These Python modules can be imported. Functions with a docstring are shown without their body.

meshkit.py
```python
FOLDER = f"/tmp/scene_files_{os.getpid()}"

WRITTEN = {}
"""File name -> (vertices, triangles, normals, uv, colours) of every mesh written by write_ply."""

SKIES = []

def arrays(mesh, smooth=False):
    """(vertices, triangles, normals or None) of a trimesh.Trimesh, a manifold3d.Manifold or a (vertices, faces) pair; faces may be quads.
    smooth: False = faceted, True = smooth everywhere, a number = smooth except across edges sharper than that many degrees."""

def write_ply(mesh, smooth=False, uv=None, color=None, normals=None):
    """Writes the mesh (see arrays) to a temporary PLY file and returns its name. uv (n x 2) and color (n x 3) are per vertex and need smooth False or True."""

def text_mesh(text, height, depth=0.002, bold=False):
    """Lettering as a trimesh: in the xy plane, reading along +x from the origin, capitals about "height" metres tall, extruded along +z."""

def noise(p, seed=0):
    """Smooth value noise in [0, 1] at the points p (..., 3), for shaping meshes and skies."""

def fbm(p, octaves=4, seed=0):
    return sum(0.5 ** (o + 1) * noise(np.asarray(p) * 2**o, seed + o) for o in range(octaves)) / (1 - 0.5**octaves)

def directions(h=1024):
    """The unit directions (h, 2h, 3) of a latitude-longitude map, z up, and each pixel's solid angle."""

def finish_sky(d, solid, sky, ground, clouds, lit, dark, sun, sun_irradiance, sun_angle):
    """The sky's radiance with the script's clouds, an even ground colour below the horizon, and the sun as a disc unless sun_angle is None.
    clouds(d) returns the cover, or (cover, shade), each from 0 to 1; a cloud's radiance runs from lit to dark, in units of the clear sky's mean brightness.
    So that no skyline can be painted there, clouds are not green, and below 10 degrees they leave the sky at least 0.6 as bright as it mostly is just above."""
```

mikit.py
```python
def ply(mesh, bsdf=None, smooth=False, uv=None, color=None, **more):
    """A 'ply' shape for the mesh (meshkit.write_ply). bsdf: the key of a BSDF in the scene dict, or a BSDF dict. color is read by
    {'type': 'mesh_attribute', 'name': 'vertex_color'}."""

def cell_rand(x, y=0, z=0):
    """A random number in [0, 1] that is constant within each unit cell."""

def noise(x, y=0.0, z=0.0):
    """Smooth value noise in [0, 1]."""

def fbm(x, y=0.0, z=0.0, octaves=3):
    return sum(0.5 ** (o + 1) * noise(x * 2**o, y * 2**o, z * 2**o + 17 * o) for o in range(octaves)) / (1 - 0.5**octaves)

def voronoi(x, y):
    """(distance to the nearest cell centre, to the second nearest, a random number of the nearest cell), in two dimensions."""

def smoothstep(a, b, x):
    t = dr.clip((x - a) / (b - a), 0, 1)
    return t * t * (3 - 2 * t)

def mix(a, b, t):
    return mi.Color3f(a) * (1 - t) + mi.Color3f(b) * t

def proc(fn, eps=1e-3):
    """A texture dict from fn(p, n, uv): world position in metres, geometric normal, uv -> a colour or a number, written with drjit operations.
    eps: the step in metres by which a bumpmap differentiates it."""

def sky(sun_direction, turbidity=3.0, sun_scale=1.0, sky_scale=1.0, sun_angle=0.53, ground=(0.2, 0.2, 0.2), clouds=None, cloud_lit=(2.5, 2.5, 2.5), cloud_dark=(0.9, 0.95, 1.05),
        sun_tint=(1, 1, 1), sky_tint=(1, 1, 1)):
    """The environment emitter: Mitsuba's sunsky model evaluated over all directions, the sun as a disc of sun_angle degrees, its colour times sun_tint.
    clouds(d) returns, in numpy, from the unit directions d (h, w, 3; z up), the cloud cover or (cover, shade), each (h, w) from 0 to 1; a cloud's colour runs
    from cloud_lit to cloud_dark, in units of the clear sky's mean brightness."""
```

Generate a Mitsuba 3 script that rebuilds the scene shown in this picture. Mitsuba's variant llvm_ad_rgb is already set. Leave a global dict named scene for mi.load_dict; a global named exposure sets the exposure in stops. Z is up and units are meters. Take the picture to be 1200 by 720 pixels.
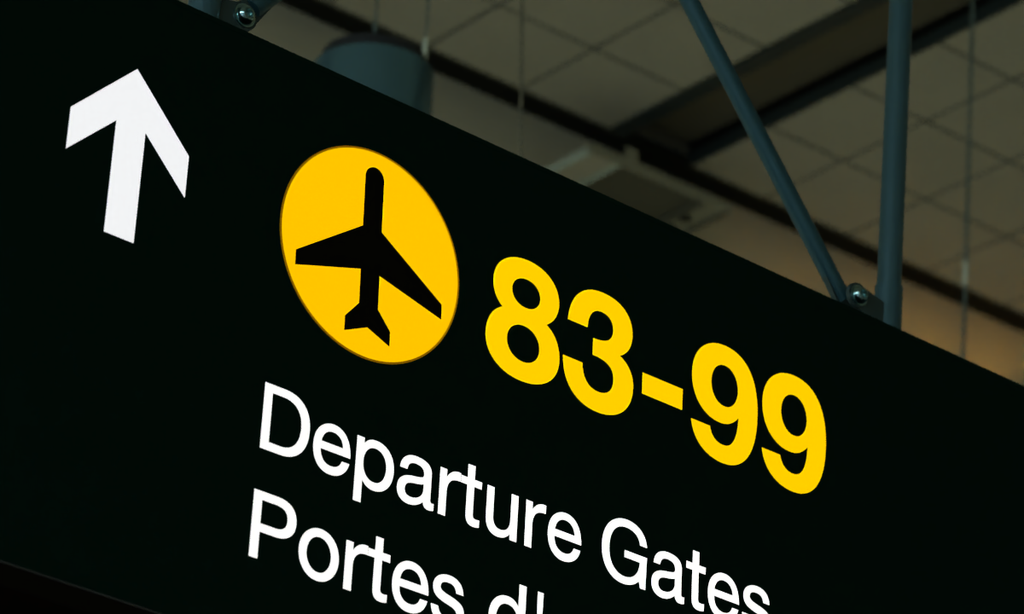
import math
import numpy as np
import trimesh
import mitsuba as mi
import mikit
from shapely.geometry import Polygon, Point, box as sbox
from shapely.ops import unary_union
from shapely import affinity
from mikit import proc, noise, fbm, smoothstep, mix

T = mi.ScalarTransform4f
scene, labels = {}, {}

# ------------------------------------------------------------------ camera, sky, exposure
exposure = 0.0
EYE = np.array([-4.53345, -6.0, 1.6])
YAW, PITCH, ROLL, FOCAL = 0.69283404, 0.44669901, 0.05541818, 4097.7
cy, sy, cp, sp = math.cos(YAW), math.sin(YAW), math.cos(PITCH), math.sin(PITCH)
FW = np.array([sy * cp, cy * cp, sp])
RT = np.array([cy, -sy, 0.0])
UP = -math.sin(ROLL) * RT + math.cos(ROLL) * np.cross(RT, FW)
FOCUS = float(np.dot(np.array([0.55, 0.0, 5.1]) - EYE, FW))
scene['camera'] = {
    'type': 'thinlens', 'fov': math.degrees(2 * math.atan(600 / FOCAL)), 'fov_axis': 'x',
    'aperture_radius': 0.021, 'focus_distance': FOCUS, 'near_clip': 0.1, 'far_clip': 200.0,
    'to_world': T().look_at(origin=EYE.tolist(), target=(EYE + FW).tolist(), up=UP.tolist())}
# overcast daylight that comes in through the open, glazed end of the hall
scene["daylight"] = mikit.sky(
    [-0.8, -0.3, 0.55], turbidity=4.0, sun_scale=0.0, sky_scale=12.0, ground=(0.25, 0.24, 0.2), sky_tint=(0.84, 0.98, 1.1))

# ------------------------------------------------------------------ materials


def principled(name, color, rough=0.5, metal=0.0, spec=0.5, **more):
    bc = color if isinstance(color, dict) else {'type': 'rgb', 'value': list(color)}
    scene[name] = {'type': 'twosided', 'bsdf': {'type': 'principled', 'base_color': bc, 'roughness': rough,
                                                'metallic': metal, 'specular': spec, **more}}


def tile_color(p, n, uv):
    k = fbm(p.x * 3.1, p.y * 3.1, p.z, 3)
    f = noise(p.x * 90, p.y * 90, 0)
    return mix((0.60, 0.55, 0.41), (0.67, 0.615, 0.455), k) * (0.95 + 0.1 * f)


def wall_color(p, n, uv):
    k = fbm(p.x * 0.9, p.y * 0.9, p.z * 1.7, 3)
    return mix((0.61, 0.56, 0.41), (0.69, 0.63, 0.46), k)


def floor_color(p, n, uv):
    k = fbm(p.x * 0.6, p.y * 0.6, 0, 4)
    return mix((0.34, 0.33, 0.29), (0.46, 0.45, 0.40), k)


def far_ceiling_color(p, n, uv):
    ca, sa = math.cos(AZ), math.sin(AZ)
    dx, dy = p.x - float(EYE[0]), p.y - float(EYE[1])
    u, v = dx * ca + dy * sa, dy * ca - dx * sa
    import drjit as dr
    fu = dr.abs(u / 0.604 - dr.floor(u / 0.604) - 0.5)
    fv = dr.abs(v / 0.5955 - dr.floor(v / 0.5955) - 0.5)
    line = dr.maximum(smoothstep(0.485, 0.492, fu), smoothstep(0.485, 0.492, fv))
    return mix((0.64, 0.585, 0.43), (0.32, 0.30, 0.22), line)


AZ = -0.0275
principled('mat_tile', proc(tile_color), 0.85, spec=0.2)
principled('mat_far_ceiling', proc(far_ceiling_color), 0.85, spec=0.2)
principled('mat_wall', proc(wall_color), 0.75, spec=0.25)
principled('mat_floor', proc(floor_color), 0.35, spec=0.5)
principled('mat_grid', (0.13, 0.125, 0.085), 0.7)
principled('mat_blue_trim', (0.030, 0.047, 0.043), 0.5)
principled('mat_slot', (0.21, 0.185, 0.12), 0.8, spec=0.2)
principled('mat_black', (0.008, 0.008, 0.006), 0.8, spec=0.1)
principled('mat_gap_shade', (0.018, 0.019, 0.013), 0.8, spec=0.1)
principled('mat_underside', (0.006, 0.0045, 0.003), 0.8, spec=0.0)
principled('mat_edge_highlight', (0.035, 0.035, 0.032), 0.5, spec=0.2)
principled('mat_face', (0.0004, 0.0100, 0.0058), 0.6, spec=0.05)
principled('mat_frame', (0.005, 0.0035, 0.002), 0.4, spec=0.12)
principled('mat_pole', (0.055, 0.135, 0.17), 0.26, 0.6, clearcoat=0.6, clearcoat_gloss=0.8)
principled('mat_brace', (0.030, 0.095, 0.12), 0.30, 0.5, clearcoat=0.5, clearcoat_gloss=0.8)
principled('mat_plate', (0.04, 0.07, 0.07), 0.4, 0.4)
principled('mat_bolt', (0.26, 0.42, 0.43), 0.16, 1.0)
principled('mat_drum', (0.15, 0.32, 0.44), 0.18, 0.85)
principled('mat_drum_band', (0.03, 0.035, 0.045), 0.3, 0.4)
principled('mat_wire', (0.18, 0.26, 0.26), 0.4, 0.7)
principled('mat_pale_steel', (0.70, 0.78, 0.64), 0.5, 0.1)
principled('mat_tray_plate', (0.42, 0.40, 0.28), 0.6, 0.1)
principled('mat_dull_steel', (0.16, 0.15, 0.10), 0.55, 0.1)
principled('mat_symbol', (0.004, 0.003, 0.001), 0.7, spec=0.05)
principled('mat_film', (0.3, 0.3, 0.3), 0.6, spec=0.1)
principled('mat_film_yellow', (0.25, 0.14, 0.0), 0.6, spec=0.0)
scene['mat_lens'] = {'type': 'diffuse', 'reflectance': {'type': 'rgb', 'value': [0.6, 0.6, 0.6]}}

# ------------------------------------------------------------------ helpers
SHIFT = np.eye(4)


def add(key, mesh, bsdf, smooth=False, emit=None):
    base, n = key, 1
    while key in scene:
        key = f'{base}_{n:03d}'
        n += 1
    more = {}
    if emit is not None:
        more['emitter'] = {'type': 'area', 'radiance': {'type': 'rgb', 'value': list(emit)}}
    scene[key] = mikit.ply(mesh, bsdf, smooth=smooth, **more)
    return key


def boxm(x0, x1, y0, y1, z0, z1):
    m = trimesh.creation.box((x1 - x0, y1 - y0, z1 - z0))
    m.apply_translation(((x0 + x1) / 2, (y0 + y1) / 2, (z0 + z1) / 2))
    return m


def bevel_box(x0, x1, y0, y1, z0, z1, b):
    pts = []
    for sx in (0, 1):
        for sy_ in (0, 1):
            for sz in (0, 1):
                x, y, z = (x0, x1)[sx], (y0, y1)[sy_], (z0, z1)[sz]
                dx, dy, dz = b * (1 - 2 * sx), b * (1 - 2 * sy_), b * (1 - 2 * sz)
                pts += [(x, y + dy, z + dz), (x + dx, y, z + dz), (x + dx, y + dy, z)]
    return trimesh.convex.convex_hull(np.array(pts))


def tube(a, b, r, n=32):
    return trimesh.creation.cylinder(radius=r, segment=[np.asarray(a, float), np.asarray(b, float)], sections=n)


def lathe(profile, n=64):
    return trimesh.creation.revolve(np.array(profile, float), sections=n)


def cat(ms):
    return trimesh.util.concatenate(ms)


CEIL_M = T().translate([float(EYE[0]), float(EYE[1]), 0]).rotate([0, 0, 1], math.degrees(AZ))
CEIL_N = trimesh.transformations.translation_matrix([EYE[0], EYE[1], 0]) @ trimesh.transformations.rotation_matrix(AZ, [0, 0, 1])


def hall(mesh):
    """From the hall's own axes (u along the back wall, v towards it) to the world."""
    mesh = mesh.copy()
    mesh.apply_transform(CEIL_N)
    return mesh


def hall_pt(u, v, z):
    return (CEIL_N @ [u, v, z, 1])[:3]


# ------------------------------------------------------------------ the hall
ZC = 10.171                      # underside of the ceiling tiles
V_EDGE, V_WALL = 12.10, 12.29


def structure(key):
    labels.setdefault(key, {})['kind'] = 'structure'


k = add('floor', hall(boxm(-14, 26, -14, V_WALL, -0.3, 0)), 'mat_floor')
structure(k)
k = add('wall_back', hall(boxm(-14, 26, V_WALL, V_WALL + 0.3, 0, 11.2)), 'mat_wall')
structure(k)
k = add('wall_right', hall(boxm(26, 26.3, -14, V_WALL + 0.3, 0, 11.2)), 'mat_wall')
structure(k)
k = add('added_wall_front', hall(boxm(-14, 26.3, -14.3, -14, 0, 11.2)), 'mat_wall')  # unseen wall added to stop daylight from behind, so poles are lit from left
structure(k)
# the slab above the suspended tiles
k = add('ceiling', hall(boxm(-14, 26, -14, V_WALL, ZC + 0.42, ZC + 0.6)), 'mat_slot')
structure(k)
labels[k]['label'] = 'olive grey suspended tile ceiling with dark slots'
# plain fields out of the picture on either side of the tiles built one by one
U0, U1, U2, U3 = 6.455, 10.067, 10.17, 10.617
fields = [boxm(-14, U0, -14, V_EDGE, ZC, ZC + 0.03), boxm(U0, U1, -14, 11.535 - 6 * 0.5955, ZC, ZC + 0.03),
          boxm(U3, 16.03, -14, 11.508 - 6 * 0.5955, ZC, ZC + 0.03), boxm(16.03, 26, -14, V_EDGE, ZC, ZC + 0.03)]
add('ceiling__field', hall(cat(fields)), 'mat_far_ceiling')
# grid bars seen in the joints, a little above the tile faces
add('ceiling__grid', hall(cat([boxm(U0, U1, 7.9, V_EDGE, ZC + 0.008, ZC + 0.03),
                               boxm(U3, 16.03, 7.9, V_EDGE, ZC + 0.008, ZC + 0.03)])), 'mat_grid')
rng = np.random.default_rng(5)
tiles = []
GAP = 0.011


def tile_field(us, vs):
    for a, b in zip(us[:-1], us[1:]):
        for c, d in zip(vs[:-1], vs[1:]):
            dz = rng.uniform(-0.0012, 0.0012)
            m = bevel_box(a + GAP, b - GAP, c + GAP, d - GAP, ZC + dz, ZC + 0.02, 0.004)
            add('ceiling__tile', hall(m), 'mat_tile')


us_left = [U0] + [9.473 - 0.603 * i for i in (4, 3, 2, 1, 0)] + [U1]
vs_left = [11.535 - 0.5955 * i for i in (6, 5, 4, 3, 2, 1, 0)] + [V_EDGE]
tile_field(us_left, vs_left)
us_right = [U3, 11.148] + [11.148 + 0.61 * i for i in range(1, 9)]
vs_right = [11.508 - 0.5955 * i for i in (6, 5, 4, 3, 2, 1, 0)] + [V_EDGE]
tile_field(us_right, vs_right)
# the slot between the two fields of tiles
add('ceiling__edge_trim', hall(bevel_box(U1 + 0.004, U2, -14, V_EDGE, ZC - 0.004, ZC + 0.14, 0.003)), 'mat_blue_trim')
add('ceiling__fascia', hall(bevel_box(U3 - 0.012, U3 + 0.008, -14, V_EDGE, ZC - 0.004, ZC + 0.07, 0.002)), 'mat_blue_trim')
add('ceiling__slot_shade', hall(boxm(U3 - 0.010, U3 + 0.006, -14, V_EDGE, ZC + 0.07, ZC + 0.128)), 'mat_black')  # black strip standing in for shade in the slot's upper corner
add('ceiling__slot_panel', hall(boxm(U2 - 0.02, U3 + 0.02, -14, V_EDGE, ZC + 0.128, ZC + 0.15)), 'mat_slot')
# near-black plate painting in the shade between the tiles and the back wall
add('ceiling__wall_gap_shade', hall(boxm(-14, 26, V_EDGE, V_WALL, ZC + 0.02, ZC + 0.05)), 'mat_gap_shade')
add('ceiling__edge_strip', hall(cat([boxm(-14, U2, V_EDGE - 0.006, V_EDGE + 0.004, ZC - 0.003, ZC + 0.03),
                                    boxm(U3, 26, V_EDGE - 0.006, V_EDGE + 0.004, ZC - 0.003, ZC + 0.03)])), 'mat_grid')

# ------------------------------------------------------------------ the sign
SZ = 5.31742                      # height of the centre of the yellow disc
X0, X1 = -1.36, 2.86
TOP, BOT = SZ + 0.4382, SZ - 1.0655
DEPTH = 0.20
SIGN = 'overhead_sign'
labels[SIGN] = {'label': 'black backlit overhead sign with white arrow, yellow airplane disc and gate numbers', 'category': 'sign'}
add(SIGN + '__case', boxm(X0, X1, 0.0, DEPTH, BOT, TOP), 'mat_face')
fr = [bevel_box(X0, X1, -0.006, DEPTH + 0.004, BOT - 0.05, BOT, 0.003)]
add(SIGN + '__bottom_rail', cat(fr), 'mat_underside')
add(SIGN + '__edge_highlight', boxm(X0, X1, -0.009, 0.0, BOT - 0.002, BOT + 0.002), 'mat_edge_highlight')  # paler strip painted in as the highlight along the lower frame lip
add(SIGN + '__top_rail', bevel_box(X0, X1, -0.001, DEPTH + 0.002, TOP - 0.012, TOP + 0.002, 0.0008), 'mat_face')
for xa, xb in ((X0 - 0.02, X0), (X1, X1 + 0.02)):
    add(SIGN + '__end_cap', bevel_box(xa, xb, -0.006, DEPTH + 0.004, BOT - 0.05, TOP + 0.002, 0.003), 'mat_frame')


def path(d, n=14):
    """Contours from a small path language: M, L, C (absolute), Z."""
    out, cur, toks, i = [], [], d.replace(',', ' ').split(), 0
    cmd = None
    while i < len(toks):
        if toks[i] in 'MLCZ':
            cmd = toks[i]
            i += 1
            if cmd == 'Z':
                out.append(np.array(cur))
                cur = []
            continue
        if cmd in 'ML':
            cur.append((float(toks[i]), float(toks[i + 1])))
            i += 2
        else:
            p = [np.array(cur[-1])] + [np.array([float(toks[i + 2 * j]), float(toks[i + 2 * j + 1])]) for j in range(3)]
            for t in np.linspace(0, 1, n + 1)[1:]:
                cur.append(tuple((1 - t) ** 3 * p[0] + 3 * (1 - t) ** 2 * t * p[1] + 3 * (1 - t) * t * t * p[2] + t ** 3 * p[3]))
            i += 6
    return out


def glyph(d):
    cs = path(d)
    g = Polygon(cs[0]).buffer(0)
    for c in cs[1:]:
        q = Polygon(c).buffer(0)
        g = g.difference(q) if g.contains(q.representative_point()) else g.union(q)
    return g


def ell(cx, cy_, rx, ry, k=0.57):
    return (f'M {cx - rx} {cy_} C {cx - rx} {cy_ + k * ry} {cx - k * rx} {cy_ + ry} {cx} {cy_ + ry} '
            f'C {cx + k * rx} {cy_ + ry} {cx + rx} {cy_ + k * ry} {cx + rx} {cy_} '
            f'C {cx + rx} {cy_ - k * ry} {cx + k * rx} {cy_ - ry} {cx} {cy_ - ry} '
            f'C {cx - k * rx} {cy_ - ry} {cx - rx} {cy_ - k * ry} {cx - rx} {cy_} Z ')


GL = {
    'D': 'M 0 0 L 0 718 L 255 718 C 470 718 597 585 597 372 C 597 140 470 0 255 0 Z M 100 88 L 100 630 L 245 630 C 405 630 492 530 492 372 C 492 190 400 88 245 88 Z',
    'e': 'M 478 236 L 95 236 C 95 140 150 78 240 78 C 310 78 360 115 375 172 L 470 172 C 448 55 355 -14 235 -14 C 90 -14 0 95 0 262 C 0 430 100 540 243 540 C 378 540 480 425 478 236 Z M 98 318 L 381 318 C 375 400 322 456 243 456 C 162 456 108 400 98 318 Z',
    'p': 'M 0 -191 L 0 526 L 94 526 L 94 460 C 125 514 175 540 248 540 C 400 540 499 425 499 270 C 499 105 400 -14 255 -14 C 185 -14 130 15 97 70 L 97 -191 Z M 95 262 C 95 375 155 452 247 452 C 340 452 400 375 400 268 C 400 155 340 74 247 74 C 155 74 95 150 95 262 Z',
    'a': 'M 24 362 C 32 475 105 538 232 538 C 370 538 446 490 446 390 L 446 110 C 446 88 455 80 472 80 C 480 80 486 81 495 83 L 495 6 C 475 0 455 -6 430 -6 C 385 -6 358 20 352 62 C 300 12 235 -16 165 -16 C 65 -16 0 42 0 135 C 0 235 65 290 185 306 C 300 321 348 325 348 365 C 348 425 310 456 230 456 C 165 456 126 425 120 362 Z M 350 262 C 322 245 270 240 210 232 C 135 222 100 192 100 140 C 100 95 130 68 182 68 C 270 68 350 120 350 200 Z',
    'r': 'M 0 0 L 0 525 L 90 525 L 90 436 C 130 505 180 540 245 540 C 256 540 268 540 279 538 L 279 442 C 160 448 97 390 97 270 L 97 0 Z',
    't': 'M 0 442 L 0 524 L 96 524 L 96 677 L 192 677 L 192 524 L 293 524 L 293 442 L 190 442 L 190 135 C 190 98 200 84 230 84 C 250 84 265 86 282 90 L 282 6 C 258 -1 232 -6 205 -6 C 128 -6 94 35 94 120 L 94 442 Z',
    'u': 'M 0 525 L 97 525 L 97 200 C 97 125 130 76 200 76 C 285 76 338 130 338 225 L 338 525 L 435 525 L 433 0 L 339 0 L 339 66 C 300 12 245 -14 175 -14 C 65 -14 0 55 0 175 Z',
    'G': 'M 660 492 C 640 640 520 735 350 735 C 140 735 0 580 0 350 C 0 120 140 -18 330 -18 C 425 -18 505 15 556 76 L 579 0 L 655 0 L 664 376 L 334 376 L 334 293 L 562 293 C 560 160 470 70 345 70 C 200 70 108 180 108 350 C 108 530 195 642 345 642 C 465 642 545 585 556 492 Z',
    's': 'M 406 368 C 396 475 325 538 206 538 C 85 538 0 475 0 378 C 0 290 60 250 190 222 C 290 200 328 185 328 138 C 328 95 285 70 215 70 C 135 70 88 102 80 170 L -14 170 C -8 55 75 -14 210 -14 C 345 -14 428 50 428 155 C 428 245 375 285 235 316 C 135 338 97 348 97 392 C 97 432 138 456 204 456 C 268 456 303 428 310 368 Z',
    'P': 'M 0 0 L 0 715 L 290 715 C 450 715 545 640 545 500 C 545 365 455 288 300 288 L 103 288 L 103 0 Z M 103 375 L 103 627 L 280 627 C 385 627 437 585 437 500 C 437 415 385 375 280 375 Z',
    'o': ell(253, 262, 253, 278) + ell(252, 262, 157, 189),
    "'": 'M 4 455 L 0 712 L 80 712 L 76 455 Z',
    '8': 'M 235 1118 C 440 1118 598 1005 598 828 C 598 735 550 655 470 606 C 570 560 630 455 630 325 C 630 140 470 13 228 13 C -15 13 -176 140 -176 325 C -176 455 -115 560 -12 606 C -85 655 -126 735 -126 825 C -126 1005 25 1118 235 1118 Z ' + ell(235, 810, 155, 130) + ell(230, 350, 178, 162),
    '3': 'M 703 742 C 715 985 855 1120 1080 1120 C 1300 1120 1433 1010 1433 835 C 1433 730 1385 650 1300 606 C 1405 560 1463 475 1463 360 C 1463 150 1310 11 1070 11 C 825 11 672 160 668 402 L 886 402 C 890 275 955 197 1070 197 C 1175 197 1238 260 1238 358 C 1238 465 1165 515 993 513 L 993 668 C 1145 668 1213 715 1213 810 C 1213 890 1160 938 1075 938 C 980 938 925 865 924 742 Z',
    '-': 'M 1566 347 L 1566 542 L 2033 542 L 2033 347 Z',
    '9': 'M 2138 745 C 2138 965 2290 1120 2515 1120 C 2790 1120 2928 920 2928 590 C 2928 220 2785 12 2525 12 C 2320 12 2170 120 2142 308 L 2364 308 C 2385 220 2440 180 2520 180 C 2635 180 2695 285 2703 494 C 2645 415 2570 378 2480 378 C 2275 378 2138 530 2138 745 Z ' + ell(2527, 738, 161, 194),
}
LET = {c: glyph(d) for c, d in GL.items()}
LET['d'] = affinity.rotate(LET['p'], 180, origin=(249.5, 263))
LET['b'] = affinity.scale(LET['d'], -1, 1, origin=(249.5, 0))
LET['q'] = affinity.scale(LET['p'], -1, 1, origin=(249.5, 0))
LET['n'] = affinity.rotate(LET['u'], 180, origin=(217, 263))
arch = affinity.scale(LET['n'], 0.86, 1, origin=(0, 0))
LET['m'] = unary_union([arch, affinity.translate(arch, 318, 0)])
PROUD = 0.0015


def inlay(key, shape, m, smooth=False, emit=None, depth=PROUD, base=0.0):
    """A flat inlay on the sign's face: the outline (metres, sign plane) pushed forward by its small thickness."""
    polys = list(getattr(shape, 'geoms', [shape]))
    ms = [trimesh.creation.extrude_polygon(q, depth, engine='earcut') for q in polys]
    mesh = cat(ms)
    v = mesh.vertices
    mesh.vertices = np.c_[v[:, 0], -base - v[:, 2], v[:, 1] + SZ]
    if np.cross(*(mesh.triangles[0][1:] - mesh.triangles[0][0])) is not None and mesh.volume < 0:
        mesh.invert()
    return add(key, mesh, m, emit=emit)


WHITE = (1.0, 0.985, 0.93)
ARROW = (0.835, 0.835, 0.845)
YELLOW = (1.0, 0.535, 0.0)
YELLOW_DIGIT = (1.0, 0.605, 0.0)

# arrow: a 45 degree head with upright ends, and a shaft
ax = -0.7140
arrow = Polygon([(ax, 0.2170), (ax + 0.1655, 0.0522), (ax + 0.1655, -0.0545), (ax + 0.0405, 0.0665), (ax + 0.0405, -0.2180),
                 (ax - 0.0405, -0.2180), (ax - 0.0405, 0.0665), (ax - 0.1645, -0.0550), (ax - 0.1645, 0.0518)])
k = inlay(SIGN + '__arrow', arrow, 'mat_film', emit=ARROW)
labels[k] = {'label': 'white arrow pointing straight ahead'}

# yellow disc with its dark edge, and the airplane laid over it
RAD = 0.2705
k = inlay(SIGN + '__disc', Point(0, 0).buffer(RAD, 64), 'mat_film_yellow', emit=YELLOW)
labels[k] = {'label': 'yellow disc behind the airplane'}
k = inlay(SIGN + '__disc_edge', Point(0, 0).buffer(RAD + 0.0050, 64).difference(Point(0, 0).buffer(RAD, 64)), 'mat_film_yellow', emit=(0.14, 0.055, 0.0))
labels[k] = {'label': 'dim amber rim of the disc'}
half = [(0.0283, 0.0665), (0.2232, -0.0625), (0.2232, -0.1010), (0.0283, -0.0485), (0.0283, -0.1385), (0.0683, -0.1835), (0.0683, -0.2215), (0, -0.1930)]
nose = [(0.0283 * math.sin(t), 0.2010 + 0.0300 * math.cos(t)) for t in np.linspace(0, math.pi / 2, 12)]
right = nose + half
plane = Polygon(right + [(-x, y) for x, y in right[::-1][1:-1]])
plane = affinity.translate(affinity.rotate(plane, 1.62, origin=(0, 0)), -0.0015, 0.0)
k = inlay(SIGN + '__airplane', plane, 'mat_symbol', depth=0.0008, base=PROUD)
labels[k] = {'label': 'black airplane symbol on the yellow disc'}

UD = 0.0003
for c, dx in (('8', 0), ('3', 0), ('-', 0), ('9', 0), ('9', 849)):
    s = affinity.affine_transform(affinity.translate(LET[c], dx, 0), [UD, 0, 0, UD, 0.42, -0.1736])
    k = inlay(SIGN + ('__hyphen' if c == '-' else '__digit'), s, 'mat_film_yellow', emit=YELLOW_DIGIT)
    labels[k] = {'label': 'yellow hyphen' if c == '-' else f'yellow numeral {c}'}

UL = 0.1636 / 718
line1 = [('D', 0), ('e', 657), ('p', 1210), ('a', 1765), ('r', 2324), ('t', 2601), ('u', 2972), ('r', 3518), ('e', 3838),
         ('G', 4614), ('a', 5356), ('t', 5868), ('e', 6206), ('s', 6752)]
line2 = [('P', 0), ('o', 602), ('r', 1190), ('t', 1468), ('e', 1808), ('s', 2344), ('d', 3102), ("'", 3761),
         ('e', 3925), ('m', 4490), ('b', 5270), ('a', 5830), ('r', 6395), ('q', 6690), ('u', 7290), ('e', 7835),
         ('m', 8400), ('e', 9150), ('n', 9715), ('t', 10235)]
for line, x_, z_ in ((line1, -0.2756, -0.5930), (line2, -0.2800, -0.8593)):
    for i, (c, dx) in enumerate(line):
        g = LET[c]
        if c == 't' and line[i - 1][0] == 'r' and i > 0:
            g = g.difference(sbox(-5, 400, line[i - 1][1] + 287 - dx, 560))
        s = affinity.affine_transform(g, [UL, 0, 0, UL, x_ + dx * UL, z_])
        k = inlay(SIGN + ('__apostrophe' if c == "'" else '__letter'), s, 'mat_film', emit=WHITE)
        labels[k] = {'label': 'white apostrophe' if c == "'" else f'white letter {c}'}

# ------------------------------------------------------------------ poles, lugs, bolts and braces that carry the sign
PY = 0.10


def bolt_mesh(x, z, y, r):
    """A domed socket head, seen along +y, and its washer."""
    prof = [(0, -0.006), (r * 0.42, -0.006), (r * 0.45, -0.016), (r * 0.62, -0.0172), (r * 0.85, -0.0125), (r * 0.98, -0.006), (r, 0.0),
            (r * 1.22, 0.0), (r * 1.22, 0.004), (0, 0.004)]
    m = lathe([(a, b) for a, b in prof], 40)          # about z
    m.apply_transform(trimesh.transformations.rotation_matrix(-math.pi / 2, [1, 0, 0]))
    m.apply_translation((x, y, z))
    return m


def pole(xb, xt, side, label):
    """xb, xt: the pole's axis at the sign's top edge and 0.97 m higher; side: towards its lug (+1 right, -1 left)."""
    key = 'hanging_pole'
    n = 1
    while key in labels:
        key = f'hanging_pole_{n:03d}'
        n += 1
    labels[key] = {'label': label, 'category': 'pole', 'group': 'steel poles carrying the overhead sign'}
    lean = (xt - xb) / 0.97
    zt = ZC + 0.006
    zb = TOP
    at = lambda z: xb + lean * (z - 5.93)
    add(key + '__tube', tube((at(zb + 0.02), PY, zb + 0.02), (at(zt), PY, zt), 0.0345, 40), 'mat_pole', smooth=40)
    add(key + '__sleeve', tube((at(zb), PY, zb + 0.0045), (at(zb + 0.185), PY, zb + 0.185), 0.0395, 40), 'mat_pole', smooth=40)
    fl = lathe([(0, 0.0), (0.11, 0.0), (0.11, 0.010), (0.06, 0.02), (0, 0.02)], 40)
    fl.apply_translation((at(ZC), PY, ZC - 0.02))
    add(key + '__ceiling_flange', fl, 'mat_pole')
    bx, bz = at(5.86) + (0.105 if side > 0 else -0.136), 5.861 if side < 0 else 5.854
    lug = unary_union([Point(bx, bz).buffer(0.038, 24), Polygon([(at(bz), bz + 0.008), (bx, bz + 0.036), (bx, bz - 0.036), (at(bz), TOP + 0.005)])])
    m = trimesh.creation.extrude_polygon(lug, 0.012, engine='earcut')
    v = m.vertices
    m.vertices = np.c_[v[:, 0], PY - 0.006 - v[:, 2], v[:, 1]]
    m.fix_normals()
    add(key + '__lug', m, 'mat_plate')
    add(key + '__bolt', bolt_mesh(bx, bz, PY - 0.022, 0.0255), 'mat_bolt', smooth=35)
    labels[key + '__bolt'] = {'label': 'shiny domed socket bolt'}
    return bx, bz, at


lb = pole(-0.477, -0.430, 1, 'steel pole at the upper left corner of the photo, above the white arrow')
rb = pole(1.8985, 1.9465, -1, 'grey blue steel pole at the right, rising above the last yellow 9')


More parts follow.
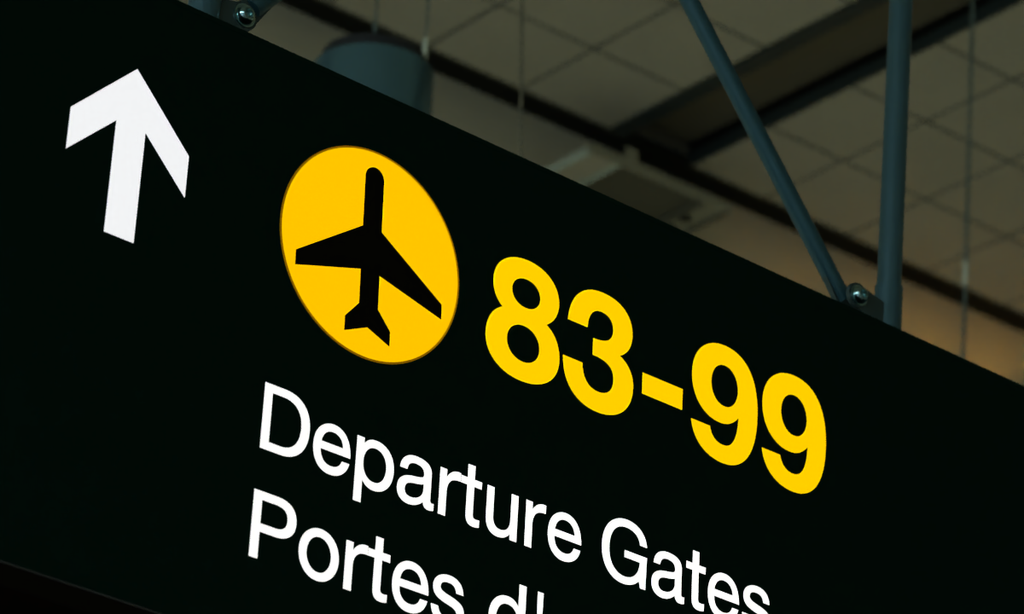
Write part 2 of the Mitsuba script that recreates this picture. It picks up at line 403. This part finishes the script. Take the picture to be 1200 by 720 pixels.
def brace(a, b, y, label, other):
    key = 'diagonal_brace'
    n = 1
    while key in labels:
        key = f'diagonal_brace_{n:03d}'
        n += 1
    labels[key] = {'label': label, 'category': 'brace', 'group': 'diagonal braces of the sign poles'}
    a, b = np.array(a, float), np.array(b, float)
    d = (b - a) / np.linalg.norm(b - a)
    p0 = a + d * (0.05 if y < 0.12 else 0.02)
    b = b - d * 0.11
    add(key + '__tube', tube((p0[0], y, p0[1]), (b[0], y, b[1]), 0.0255, 32), 'mat_brace', smooth=40)
    # flattened end that takes the bolt
    n_ = np.array([-d[1], d[0]])
    end = unary_union([Point(*a).buffer(0.038, 24), Polygon([a + n_ * 0.038, a + d * 0.10 + n_ * 0.0255, a + d * 0.10 - n_ * 0.0255, a - n_ * 0.038])])
    m = trimesh.creation.extrude_polygon(end, 0.016, engine='earcut')
    v = m.vertices
    m.vertices = np.c_[v[:, 0], y + 0.008 - v[:, 2], v[:, 1]]
    m.fix_normals()
    add(key + '__end_plate', m, 'mat_plate')
    return key


# each brace runs up to the other pole
zt = lb[1] + (rb[2](8.5) - lb[0]) * 1.185
brace(lb[:2], (rb[2](zt), zt), 0.103, 'short visible end of the brace bolted to the upper left pole', rb)
zt2 = rb[1] + (rb[0] - lb[2](8.5)) * 1.157
brace((rb[0] + 0.028, rb[1] + 0.002), (lb[2](zt2), zt2), 0.157, 'dark blue grey brace leaning left of the right pole', lb)

# ------------------------------------------------------------------ pendant drum behind the sign
DC = np.array([2.589, 3.5, 8.256])
DR, DH = 0.236, 0.62
labels['pendant_drum'] = {'label': 'blurred blue grey metal drum hanging behind the sign, above the yellow disc', 'category': 'pendant'}


def drum(profile, n=96):
    m = lathe(profile, n)
    m.apply_translation(DC)
    return m


add('pendant_drum__body', drum([(DR - 0.008, -DH), (DR, -DH), (DR, -0.004), (DR - 0.004, 0.0), (0.0, 0.0), (0, -0.01), (DR - 0.008, -0.01), (DR - 0.008, -DH)]), 'mat_drum', smooth=35)
add('pendant_drum__collar', drum([(0, 0), (DR * 0.87, 0), (DR * 0.87, 0.056), (DR * 0.85, 0.060), (0, 0.060)]), 'mat_drum_band', smooth=35)
ref = lathe([(0.03, -0.03), (DR - 0.03, -DH + 0.02), (DR - 0.034, -DH + 0.02), (0.0, -0.035)], 64)
ref.apply_translation(DC)
add('pendant_drum__reflector', ref, 'mat_pale_steel', smooth=True)
for (dx, dy, hang) in ((-0.128, -0.16, False), (0.150, -0.123, True)):
    p = DC + [dx, dy, 0.06]
    add('pendant_drum__cable', tube(p, (p[0], p[1], ZC + 0.01), 0.0045, 10), 'mat_wire', smooth=True)
    if hang:
        add('pendant_drum__hanger', tube(p, p + [0, 0, 0.1], 0.0115, 16), 'mat_pale_steel', smooth=30)
    else:
        add('pendant_drum__hanger', tube(p, p + [0, 0, 0.05], 0.008, 16), 'mat_wire', smooth=30)

# ------------------------------------------------------------------ suspension wires further back, and the rail they carry
RAIL_Z = 7.2


def wire(a, b, r, ferrule, label, m):
    key = 'suspension_wire' if 'suspension_wire' not in labels else 'suspension_wire_001'
    labels[key] = {'label': label, 'category': 'wire', 'group': 'suspension wires behind the sign'}
    a, b = np.array(a, float), np.array(b, float)
    d = (a - b) / (a - b)[2]
    bot, top = b + d * (RAIL_Z - b[2]), b + d * (ZC + 0.01 - b[2])
    add(key + '__wire', tube(bot, top, r, 12), m, smooth=40)
    if ferrule is not None:
        q = b + d * (ferrule - b[2])
        add(key + '__ferrule', tube(q - d * 0.055, q + d * 0.055, r * 1.5, 16), 'mat_pale_steel', smooth=30)
    return bot


w1 = wire((2.903, 3.0, 8.509), (2.938, 3.0, 7.849), 0.0052, None, 'thin dark vertical wire above the number 83', 'mat_dull_steel')
w2 = wire((5.487, 3.0, 9.613), (5.41, 3.0, 7.838), 0.0075, 8.24, 'thin grey blue wire to the right of the right pole', 'mat_wire')
add('hanging_rail', bevel_box(w1[0] - 0.4, w2[0] + 0.4, 2.95, 3.05, RAIL_Z - 0.08, RAIL_Z + 0.004, 0.006), 'mat_frame')
labels['hanging_rail'] = {'label': 'dark rail hidden behind the sign on two thin wires', 'category': 'rail'}

# ------------------------------------------------------------------ cable tray on the back wall
labels['cable_tray'] = {'label': 'pale metal tray with cross bars fixed to the wall below the dark ceiling gap', 'category': 'cable tray'}
TZ, VF = 9.778, 11.775
add('cable_tray__front_rail', hall(bevel_box(9.67, 10.62, VF, VF + 0.02, TZ, TZ + 0.05, 0.003)), 'mat_tray_plate')
for u0, w_, m in ((9.685, 0.02, 'mat_pale_steel'), (9.875, 0.02, 'mat_pale_steel'), (10.44, 0.03, 'mat_dull_steel'), (10.60, 0.02, 'mat_dull_steel')):
    add('cable_tray__cross_bar', hall(bevel_box(u0, u0 + w_, VF + 0.02, V_WALL, TZ - 0.004, TZ + 0.045, 0.003)), m)
add('cable_tray__base_plate', hall(boxm(9.69, 9.87, VF + 0.02, V_WALL, TZ + 0.012, TZ + 0.02)), 'mat_wall')
add('cable_tray__base_plate', hall(boxm(10.46, 10.61, VF + 0.02, V_WALL, TZ + 0.012, TZ + 0.02)), 'mat_tray_plate')
add('cable_tray__base_plate', hall(boxm(9.895, 10.44, VF + 0.02, V_WALL, TZ + 0.03, TZ + 0.038)), 'mat_dull_steel')
add('cable_tray__hanger', hall(bevel_box(9.91, 9.985, VF, VF + 0.008, TZ + 0.045, TZ + 0.115, 0.002)), 'mat_tray_plate')
for u0, v0 in ((10.51, 12.0), (10.53, 12.13)):
    m = trimesh.creation.cylinder(radius=0.03, height=0.012, sections=20)
    m.apply_translation((u0, v0, TZ + 0.006))
    add('cable_tray__bolt', hall(m), 'mat_black')

# ------------------------------------------------------------------ warm spot bar on arms from the back wall, hidden behind the sign from here
labels['wall_washer'] = {'label': 'bar of warm spotlights on arms, washing the back wall behind the sign', 'category': 'lamp'}
LV, LZ = V_WALL - 1.2, 8.70
add('wall_washer__bar', hall(bevel_box(10.9, 14.7, LV - 0.03, LV + 0.03, LZ - 0.16, LZ - 0.10, 0.006)), 'mat_frame')
for u in (11.05, 12.8, 14.55):
    add('wall_washer__arm', hall(bevel_box(u - 0.02, u + 0.02, LV + 0.03, V_WALL, LZ - 0.15, LZ - 0.11, 0.004)), 'mat_frame')
for u, w in ((11.3, 0.22), (11.8, 0.36), (12.3, 0.55), (12.8, 0.75), (13.3, 0.9), (13.8, 1.0), (14.3, 1.0)):
    p0, p1 = hall_pt(u, LV, LZ), hall_pt(u, V_WALL, 9.68)
    d = (p1 - p0) / np.linalg.norm(p1 - p0)
    can = trimesh.creation.annulus(r_min=0.040, r_max=0.045, height=0.12, sections=24)
    back = trimesh.creation.cylinder(radius=0.044, height=0.01, sections=24)
    back.apply_translation((0, 0, -0.06))
    can = cat([can, back])
    can.apply_transform(trimesh.geometry.align_vectors([0, 0, 1], d))
    can.apply_translation(p0 - d * 0.03)
    k = add('wall_washer__spot_head', can, 'mat_frame', smooth=30)
    n = k[len('wall_washer__spot_head'):]
    scene['wall_washer_light' + n] = {
        'type': 'spot', 'to_world': T().look_at(origin=p0.tolist(), target=p1.tolist(), up=[0, 0, 1]),
        'cutoff_angle': 17.0, 'beam_width': 7.0, 'intensity': {'type': 'rgb', 'value': [2.5 * w, 1.3 * w, 0.22 * w]}}
